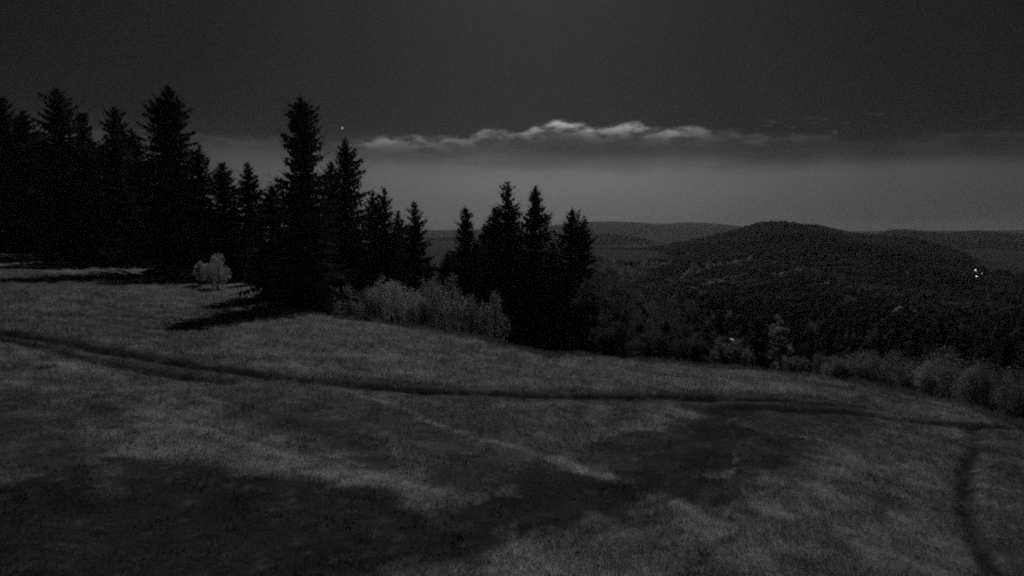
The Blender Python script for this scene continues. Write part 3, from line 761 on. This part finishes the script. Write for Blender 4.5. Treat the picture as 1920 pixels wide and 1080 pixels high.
BUSHES = [
 (404, 470, 50, 1.05, 'bright plume shaped bush alone beside the long tree shadow', dict(nplume=7, albedo=(0.52, 0.84))),
 (374, 486, 51, 0.75, 'slim pale bush against the left side of the bright plume shaped bush', dict(nplume=4)),
 (334, 496, 53, 1.3, 'faint grey bush left of the bright plume shaped bush', dict(nplume=6, albedo=(0.20, 0.36))),
 (573, 530, 47, 0.55, 'tiny faint shrub at the foot of the tallest central spruce', dict(nplume=3, albedo=(0.24, 0.40))),
 (620, 532, 47, 0.9, 'small narrow pale bush, first of the long bush row from the left', dict(nplume=5, albedo=(0.32, 0.56))),
 (650, 536, 46, 1.0, 'low pale bush, second in the long bush row from the left', dict(nplume=6, albedo=(0.32, 0.56))),
 (684, 522, 46, 1.3, 'dull grey bush in the row, left of the tallest bright bushes', dict(nplume=7, albedo=(0.28, 0.52))),
 (718, 514, 45.5, 1.3, 'bright bush with a rounded top, left half of the tallest bush clump', dict(nplume=8)),
 (753, 506, 45, 1.4, 'brightest peaked bush, highest of the long bush row', dict(nplume=9, albedo=(0.52, 0.84))),
 (783, 545, 43.5, 1.1, 'low bush spilling down right of the highest bush', dict(nplume=7, albedo=(0.36, 0.60))),
 (806, 518, 45, 1.2, 'upright bush in the row between two peaked bushes', dict(nplume=7, albedo=(0.36, 0.64))),
 (846, 513, 45, 1.5, 'wide peaked bush near the right end of the long bush row', dict(nplume=9, albedo=(0.36, 0.68))),
 (878, 545, 44, 1.2, 'sloping dull bush ending the long bush row on the right', dict(nplume=6, albedo=(0.24, 0.48))),
 (922, 534, 46, 1.15, 'small bright bush standing apart under the middle spruces', dict(nplume=6, albedo=(0.30, 0.50))),
 (1498, 660, 38, 0.8, 'small grey bush just right of the pale birch', dict(nplume=5, albedo=(0.23, 0.40), per=800, size=0.065)),
 (1542, 652, 38, 0.9, 'grey upright bush, first of the right hand bush row', dict(nplume=6, albedo=(0.20, 0.36), per=800, size=0.065)),
 (1562, 662, 36, 0.85, 'small rounded bush, second of the right hand bush row', dict(nplume=7, albedo=(0.30, 0.48), per=800, size=0.065)),
 (1612, 657, 36, 1.15, 'rounded pale bush, third of the right hand bush row', dict(nplume=9, albedo=(0.30, 0.52), per=800, size=0.065)),
 (1662, 648, 36, 1.4, 'broad domed bush left of the dip in the right hand bush row', dict(nplume=10, albedo=(0.26, 0.45), per=800, size=0.065)),
 (1704, 672, 33, 0.9, 'low bush in the dip of the right hand bush row', dict(nplume=7, albedo=(0.23, 0.42), per=800, size=0.065)),
 (1735, 675, 31.5, 0.75, 'brightest low bush hugging the left foot of the largest right hand bush', dict(nplume=7, albedo=(0.40, 0.66), per=800, size=0.065)),
 (1775, 636, 35, 1.7, 'largest arching pale bush of the right hand bush row', dict(nplume=12, albedo=(0.30, 0.52), per=800, size=0.065)),
 (1815, 672, 32, 1.0, 'small bright tuft of a bush right of the largest arching bush', dict(nplume=7, albedo=(0.30, 0.48), per=800, size=0.065)),
 (1862, 668, 32, 1.4, 'dim rounded bush near the right picture edge', dict(nplume=9, albedo=(0.20, 0.36), per=800, size=0.065)),
 (1908, 672, 29, 1.2, 'dim bush cut off by the right picture edge', dict(nplume=8, albedo=(0.20, 0.36), per=800, size=0.065)),
]
for i, (px, top, Y, R, lab, kw) in enumerate(BUSHES):
    add_bush(px, top-(9 if 560 < px < 1000 else 0), Y, R, lab, 500+i*11, **kw)

# small dark mound of earth at the edge
def mound():
    X, Y = on_plane(683, 600); X, Y = float(X), float(Y)
    rg = np.random.default_rng(3); n, m = 14, 6; V = []; F = []
    for j in range(m):
        a = j/(m-1)*math.pi/2
        for i in range(n):
            t = 2*math.pi*i/n; r = math.cos(a)*(1+0.25*rg.normal()*(j < m-1)*0.6)
            V.append((0.62*r*math.cos(t), 0.45*r*math.sin(t), 0.42*math.sin(a)*(1+0.12*rg.normal())-0.05))
    F = [(j*n+i, j*n+(i+1) % n, (j+1)*n+(i+1) % n, (j+1)*n+i) for j in range(m-1) for i in range(n)]
    o = link('earth_mound', mesh_from('earth_mound', np.array(V), np.array(F), M_SOIL, smooth=True), loc=(X, Y, gz(X, Y)))
    tag(o, 'small dark mound on the grass in front of the long bush row', 'mound')
mound()

# ------------------------------------------------------------------ hills
def hill(name, prof, D, D0, zfoot, tone, label, back=1.5, rows=60, cols=260, bump=4.0, lower=0.0, seed=0, fold=0.0):
    """prof: skyline (px, py) seen from the meadow, set at distance D; foot at distance D0"""
    P = np.array(prof, float); us = uu(P[:, 0], P[:, 1]); ks = kslope(P[:, 1])
    U = np.linspace(us[0], us[-1], cols); K = np.interp(U, us, ks)
    Kf = np.convolve(np.pad(K, 2, mode='edge'), np.ones(5)/5, 'valid')
    t = np.concatenate([np.linspace(0, 1, rows), 1+np.linspace(0.05, 1, 12)])
    UU, TT = np.meshgrid(U, t)
    KK = np.broadcast_to(Kf, UU.shape)
    YY = np.where(TT <= 1, D0+(D-D0)*TT, D+(back-1)*D*(TT-1))
    zr = KK*D-lower
    s = np.where(TT <= 1, sstep(TT, -0.25, 1.0)*1.0, 1-sstep(TT, 1.0, 2.0))
    s0 = sstep(np.array(0.0), -0.25, 1.0)
    s = np.where(TT <= 1, (s-s0)/(1-s0), s)
    ZZ = zfoot+(zr-zfoot)*s
    XX = UU*YY
    amp = bump*np.clip(s*1.3, 0, 1)
    ZZ = ZZ+(fbm(XX/(bump*28), YY/(bump*28), seed+5, 4)-0.47)*amp*3*np.clip((1-np.abs(s))*3, 0.07, 1)
    ZZ = ZZ+(rfbm(XX/170+YY/400, YY/520-XX/900, seed+40, 3)-0.5)*2*fold*np.clip(np.minimum(TT*4, (1-TT)*4), 0, 1)
    return XX, YY, ZZ, UU, TT
def grid_obj(name, XX, YY, ZZ, mat, shade, label):
    r, c = XX.shape; ii, jj = np.meshgrid(np.arange(c-1), np.arange(r-1)); q = (jj*c+ii).ravel()
    F = np.stack([q, q+1, q+1+c, q+c], 1)
    o = link(name, mesh_from(name, np.stack([XX.ravel(), YY.ravel(), ZZ.ravel()+CAMZ], 1), F, mat, shade.ravel(), smooth=True))
    tag(o, label=label, kind='structure'); return o

MAIN = [(980, 452), (1060, 458), (1140, 464), (1200, 464), (1240, 461), (1300, 453), (1380, 440), (1430, 427), (1480, 420), (1530, 421), (1560, 428), (1600, 437),
        (1640, 441), (1700, 443), (1760, 455), (1800, 468), (1840, 482), (1900, 492), (1990, 490), (2150, 470)]
D_MAIN = 1600.0
mx, my, mz, mu, mt = hill('hill', MAIN, D_MAIN, 330.0, -60.0, 0.05, '', rows=110, cols=320, lower=4.5, bump=6, seed=3, fold=26.0)
# clearings and fields on the hillside, as (px, py) ellipses seen from the meadow
CLEAR = [(1232, 492, 30, 7, 10), (1258, 548, 26, 6, -25), (1330, 528, 70, 4, 14), (1300, 545, 55, 4, 12), (1605, 556, 42, 6, 0), (1196, 505, 40, 6, 55),
         (1165, 520, 36, 7, 60), (1175, 505, 20, 7, -35), (1320, 500, 34, 5, 20), (1290, 506, 22, 5, 45), (1390, 484, 40, 4, 12), (1165, 560, 12, 14, 0),
         (1480, 505, 34, 4, 10), (1690, 582, 30, 5, 0), (1560, 525, 30, 4, 8), (1140, 492, 22, 7, 0)]
def project(x, y, zrel):
    k = zrel/y; tp = math.tan(PITCH)
    v = (k+tp)/(1-k*tp)
    dy = math.cos(PITCH)+v*math.sin(PITCH)
    return 960+FPX*(x/y)*dy, 540-FPX*v
def clear_mask(x, y, z):
    px, py = project(x, y, z); m = np.zeros(px.shape)
    wx = (fbm(x/40, y/40, 81, 3)-0.45)
    for cx, cy, rx, ry, an in CLEAR:
        c, s = math.cos(R_(an)), math.sin(R_(an)); qx, qy = px-cx, -(py-cy)
        d = np.hypot((qx*c+qy*s)/rx, (qy*c-qx*s)/ry)+wx*0.8; m = np.maximum(m, sstep(d, 1.1, 0.75))
    return m
mclear = clear_mask(mx, my, mz)
grid_obj('hill', mx, my, mz, M_HILL, 0.03+mclear*0.20, 'rounded wooded hill across the valley')
FARR = [(300, 436), (700, 434), (860, 431), (980, 428), (1040, 422), (1095, 416), (1150, 415), (1200, 417), (1240, 421), (1290, 416), (1340, 419), (1400, 425), (1450, 430),
        (1600, 434), (1900, 432), (2200, 430)]
fx_, fy_, fz_, fu_, ft_ = hill('far_ridge', FARR, 3700, 2900, -90, 0.06, '', rows=24, cols=300, bump=14, seed=9)
grid_obj('far_ridge', fx_, fy_, fz_, M_HILL, np.full(fx_.shape, 0.05), 'faint hazy ridge on the far horizon')
MIDR = [(700, 452), (860, 446), (960, 442), (1050, 440), (1100, 440), (1150, 441), (1200, 447), (1240, 457), (1320, 470), (1500, 480)]
ax_, ay_, az_, au_, at_ = hill('wooded_ridge', MIDR, 2500, 1800, -95, 0.05, '', rows=40, cols=300, bump=7, lower=4, seed=12)
grid_obj('wooded_ridge', ax_, ay_, az_, M_HILL, np.full(ax_.shape, 0.045), 'low wooded ridge in the middle distance')
RGTR = [(1500, 470), (1600, 450), (1640, 441), (1672, 432), (1720, 434), (1780, 439), (1830, 434), (1870, 438), (1920, 440), (2000, 436), (2200, 440)]
bx_, by_, bz_, bu_, bt_ = hill('wooded_ridge', RGTR, 2400, 1500, -95, 0.05, '', rows=50, cols=240, bump=7, lower=4, seed=15)
pxb, pyb = project(bx_, by_, bz_)
fld = sstep(np.hypot((pxb-1885)/32, (pyb-482)/9)+(fbm(bx_/50, by_/50, 85, 3)-0.45)*1.4, 1.1, 0.7)
grid_obj('wooded_ridge', bx_, by_, bz_, M_HILL, 0.040+0.08*fld, 'dark ridge on the right behind the rounded hill')

# the woods on the hills: nobody could count these trees
def conifer_template(tiers, n, seed):
    rg = np.random.default_rng(seed); V = []; F = []
    for k in range(tiers):
        z0 = 0.05+0.9*k/tiers; z1 = min(1.0, z0+1.35/tiers); r = 0.24*(1-0.85*k/tiers); b = len(V)
        for j in range(n):
            a = 2*math.pi*(j+0.5*(k % 2))/n; rr = r*rg.uniform(0.75, 1.25); V.append((rr*math.cos(a), rr*math.sin(a), z0+rg.uniform(-.04, .04)))
        V.append((0, 0, z1)); F += [(b+j, b+(j+1) % n, b+n) for j in range(n)]
    return np.array(V), np.array(F)
def round_template(seed):
    rg = np.random.default_rng(seed); V = [(0, 0, 1.0)]; F = []; n = 6
    for zz0, r in ((0.78, 0.26), (0.45, 0.36), (0.15, 0.20)):
        for j in range(n):
            a = 2*math.pi*j/n+zz0*3; rr = r*rg.uniform(0.75, 1.25); V.append((rr*math.cos(a), rr*math.sin(a), zz0+rg.uniform(-.07, .07)))
    F += [(0, 1+j, 1+(j+1) % n) for j in range(n)]
    for t in range(2):
        for j in range(n):
            a, b = 1+t*n+j, 1+t*n+(j+1) % n; F += [(a, a+n, b+n), (a, b+n, b)]
    return np.array(V), np.array(F)
TEMPL = [conifer_template(2, 5, 1), conifer_template(3, 5, 2), round_template(3), round_template(4)]
TEMPL_N = [conifer_template(6, 9, 5), conifer_template(7, 8, 6), round_template(7), round_template(8)]
def forest(name, pts, H, tone, label, seed, templ, wide=1.0):
    rg = np.random.default_rng(seed); n = len(pts); which = rg.choice(4, n, p=[0.36, 0.28, 0.2, 0.16])
    Vs, Fs, Ss, o = [], [], [], 0
    for k in range(4):
        i = np.where(which == k)[0]
        if not len(i): continue
        tv, tf = templ[k]; m = len(tv); a = rg.uniform(0, 6.28, len(i)); c, s = np.cos(a)[:, None], np.sin(a)[:, None]
        h = (H[i]*rg.uniform(0.5, 1.3, len(i))*(0.8 if k > 1 else 1))[:, None]; wd = h*wide*rg.uniform(0.8, 1.25, len(i))[:, None]
        x = (tv[:, 0]*c-tv[:, 1]*s)*wd+pts[i, 0:1]; y = (tv[:, 0]*s+tv[:, 1]*c)*wd+pts[i, 1:2]; z = tv[:, 2]*h+pts[i, 2:3]-0.4
        Vs.append(np.stack([x, y, z], 2).reshape(-1, 3))
        Fs.append((tf[None]+(np.arange(len(i))*m)[:, None, None]).reshape(-1, 3)+o); o += len(i)*m
        Ss.append(np.repeat(tone[i]*rg.uniform(0.85, 1.15, len(i))*(1.4 if k > 1 else 1.0), m))
    return tag(link(name, mesh_from(name, np.concatenate(Vs), np.concatenate(Fs), M_FOREST, np.concatenate(Ss), smooth=True)), label, 'forest', kind='stuff')
def scatter_grid(XX, YY, ZZ, UU, TT, n, seed, tmin=0.0, tmax=1.04):
    rg = np.random.default_rng(seed); r, c = XX.shape
    rows_ok = np.where((TT[:, 0] >= tmin) & (TT[:, 0] <= tmax))[0]
    dY = np.gradient(YY[:, 0]); wgt = (dY*YY[:, 0])[rows_ok]; wgt = wgt/wgt.sum()
    j = rg.choice(rows_ok[:-1], n, p=wgt[:-1]/wgt[:-1].sum()); i = rg.integers(0, c-1, n); a, b = rg.random(n), rg.random(n)
    def L(G): return (G[j, i]*(1-a)+G[j, i+1]*a)*(1-b)+(G[j+1, i]*(1-a)+G[j+1, i+1]*a)*b
    return np.stack([L(XX), L(YY), L(ZZ)], 1)
pt = scatter_grid(mx, my, mz, mu, mt, 52000, 1)
cm = clear_mask(pt[:, 0], pt[:, 1], pt[:, 2]+6)
pt = np.concatenate([pt, cm[:, None]], 1); pt[:, 2] += CAMZ
def surf(u, Y):
    c = int(np.argmin(np.abs(mu[0]-u))); zh = np.interp(Y, my[:, c], mz[:, c], left=-500)
    return np.maximum(zh, ground_rel(u*Y, Y, False))
LAMPS = []
for lx, ly in [(1829, 506.5), (1831.5, 518), (1841, 512.5)]:
    Yc = np.arange(360.0, 1550.0, 5.0); u_ = float(uu(lx, ly)); hit = np.where((surf(u_, Yc)+11.0)/Yc >= float(kslope(ly)))[0]
    LAMPS.append((lx, ly, float(Yc[hit[0]]) if len(hit) else 1000.0))
for lx, ly, lY in LAMPS:                               # the lamps stand in the open
    ux = float(uu(lx, ly))
    d = np.hypot(pt[:, 0]/pt[:, 1]-ux, 0)*pt[:, 1]
    pt = pt[~((d < 4) & (pt[:, 1] < lY+6) & (pt[:, 1] > lY-25))]
tn = 0.008+0.040*sstep(rfbm((pt[:, 0]+0.5*pt[:, 1])/90, (pt[:, 1]-0.4*pt[:, 0])/260, 91, 4), 0.42, 0.62)+0.30*pt[:, 3]
Hh = np.clip(5.5+2.5*(1600-pt[:, 1])/1300, 5.5, 8)*(1-0.4*pt[:, 3]); pt = pt[:, :3]
forest('hill_forest', pt, Hh, tn, 'dark forest covering the rounded hill', 7, TEMPL, 2.3)
pa = scatter_grid(ax_, ay_, az_, au_, at_, 9000, 3, 0.3); pb = scatter_grid(bx_, by_, bz_, bu_, bt_, 11000, 4, 0.2)
pxq, pyq = project(pb[:, 0], pb[:, 1], pb[:, 2])
pb = pb[np.hypot((pxq-1885)/32, (pyq-482)/9) > 0.95]
pf = np.concatenate([pa, pb]); pf[:, 2] += CAMZ
forest('ridge_forest', pf, np.full(len(pf), 10.0), np.full(len(pf), 0.045), 'distant forest on the middle ridges', 8, TEMPL, 2.4)
# slope and valley floor between the meadow and the hill
rg = np.random.default_rng(12); n = 9000
Yv = 75*np.exp(rg.random(n)*math.log(700/75)); Uv = rg.uniform(-0.9, 1.15, n); Xv = Uv*Yv
ev = np.interp(Uv, eu, eY); kp = (Yv > ev+30) & ~((Uv < -0.35) & (Yv < 105)); Xv, Yv = Xv[kp], Yv[kp]
zv = ground_rel(Xv, Yv, False)+CAMZ
okk = np.ones(len(Xv), bool)
for lx, ly, lY in LAMPS:
    okk &= ~((np.abs(Xv-float(uu(lx, ly))*Yv) < 4) & (Yv > lY-25) & (Yv < lY+10))
Xv, Yv, zv = Xv[okk], Yv[okk], zv[okk]
cmv = clear_mask(Xv, Yv, zv-CAMZ+5)
forest('valley_forest', np.stack([Xv, Yv, zv], 1), np.clip(6.5+Yv*0.006, 6.5, 9), 0.010+0.018*sstep(rfbm(Xv/45, Yv/60, 95, 4), 0.4, 0.7)+0.22*cmv, 'dim forest filling the valley below the meadow', 9, TEMPL_N)

# ------------------------------------------------------------------ lamps
M_LAMP = glow_mat('lamp_glow', 1.9)
M_LAMP2 = glow_mat('lamp_glow_dim', 0.9)
def box(sx, sy, sz, c=(0, 0, 0)):
    V = np.array([(x, y, z) for x in (-1, 1) for y in (-1, 1) for z in (-1, 1)], float)*[sx/2, sy/2, sz/2]+np.array(c)
    F = np.array([(0, 1, 3, 2), (4, 6, 7, 5), (0, 4, 5, 1), (2, 3, 7, 6), (0, 2, 6, 4), (1, 5, 7, 3)])
    return V, F
def lantern(w, d, h):
    """oval glowing head"""
    V = []; F = []; n, m = 12, 6
    for j in range(m+1):
        a = -math.pi/2+math.pi*j/m
        for i in range(n):
            t = 2*math.pi*i/n; V.append((w/2*math.cos(a)*math.cos(t), d/2*math.cos(a)*math.sin(t), h/2*math.sin(a)))
    F = [(j*n+i, j*n+(i+1) % n, (j+1)*n+(i+1) % n, (j+1)*n+i) for j in range(m) for i in range(n)]
    return np.array(V), np.array(F)
def hill_surface(x, y):
    return float(surf(x/y, np.array([y]))[0])
def far_lamp(px, py, Y, size, mat, label):
    X = float(uu(px, py))*Y; zt = float(kslope(py))*Y+CAMZ; zb = hill_surface(X, Y)+CAMZ
    e = empty('lamp', (X, Y, zb)); h = max(zt-zb, 3.0)
    V, F = join([tube(np.array([[0, .3, -1], [0, .3, h*0.6], [0, .3, h]]), np.array([.16, .12, .09])*size/2, 8), box(size*0.9, 0.5, 0.25, (0, 0.1, h+size*0.32))])
    link('pole', mesh_from('pole', V, F, M_METAL), e)
    V, F = lantern(size, size*0.55, size*0.5); V[:, 2] += h
    link('lamp_head', mesh_from('lamp_head', V, F, mat, smooth=True), e)
    tag(e, label, 'lamp', 'lamps far down the hillside')
    return h
for (lx, ly, lY), sz, lab, mt_ in zip(LAMPS, tuple(q*L_[2]/800 for q, L_ in zip((2.3, 2.3, 1.5), LAMPS)),
        ('upper bright lamp of the cluster on the dark hillside at far right', 'lower bright lamp of the cluster on the dark hillside at far right',
         'weaker small lamp right of the two bright ones on the far hillside'), (M_LAMP, M_LAMP, M_LAMP2)):
    print('lamp pole', far_lamp(lx, ly, lY, sz, mt_, lab))
# small lamp behind the pale round tree
Yl = 41.0; Xl = float(uu(1372, 636))*Yl; zt = float(kslope(636))*Yl+CAMZ; zb = gz(Xl, Yl); h = zt-zb
e = empty('lamp', (Xl, Yl, zb))
V, F = join([tube(np.array([[0.3, 0, -0.4], [0.3, 0, h*0.6], [0.28, 0, h-0.05], [0.12, 0, h+0.06]]), np.array([.045, .04, .03, .025]), 8),
             box(0.42, 0.16, 0.03, (0, 0, h+0.075))])
link('pole', mesh_from('pole', V, F, M_METAL), e)
V, F = lantern(0.36, 0.14, 0.09); V[:, 2] += h-0.05*V[:, 0]/0.14
link('lamp_head', mesh_from('lamp_head', V, F, glow_mat('lamp_glow_small', 0.28), smooth=True), e)
tag(e, 'small single lamp glinting over the pale round tree at the meadow edge', 'lamp')

# ------------------------------------------------------------------ haze
HAZE = 9.0e-5
V, F = box(13000, 9000, 1.0)
V = np.array(V); V[:, 1] += 9000/2-200; V[:, 2] = np.where(V[:, 2] < 0, -140.0, 75.0)
hm = bpy.data.materials.new('haze'); hm.use_nodes = True; nt = hm.node_tree; nt.nodes.clear()
out = N(nt, 'ShaderNodeOutputMaterial'); pv = N(nt, 'ShaderNodeVolumePrincipled')
pv.inputs['Color'].default_value = (0.9, 0.9, 0.9, 1); pv.inputs['Density'].default_value = HAZE
pv.inputs['Anisotropy'].default_value = 0.2
nt.links.new(pv.outputs[0], out.inputs['Volume'])
hz = link('haze', mesh_from('haze', V, F, hm)); tag(hz, 'thin night haze over the valley', 'haze', kind='stuff')
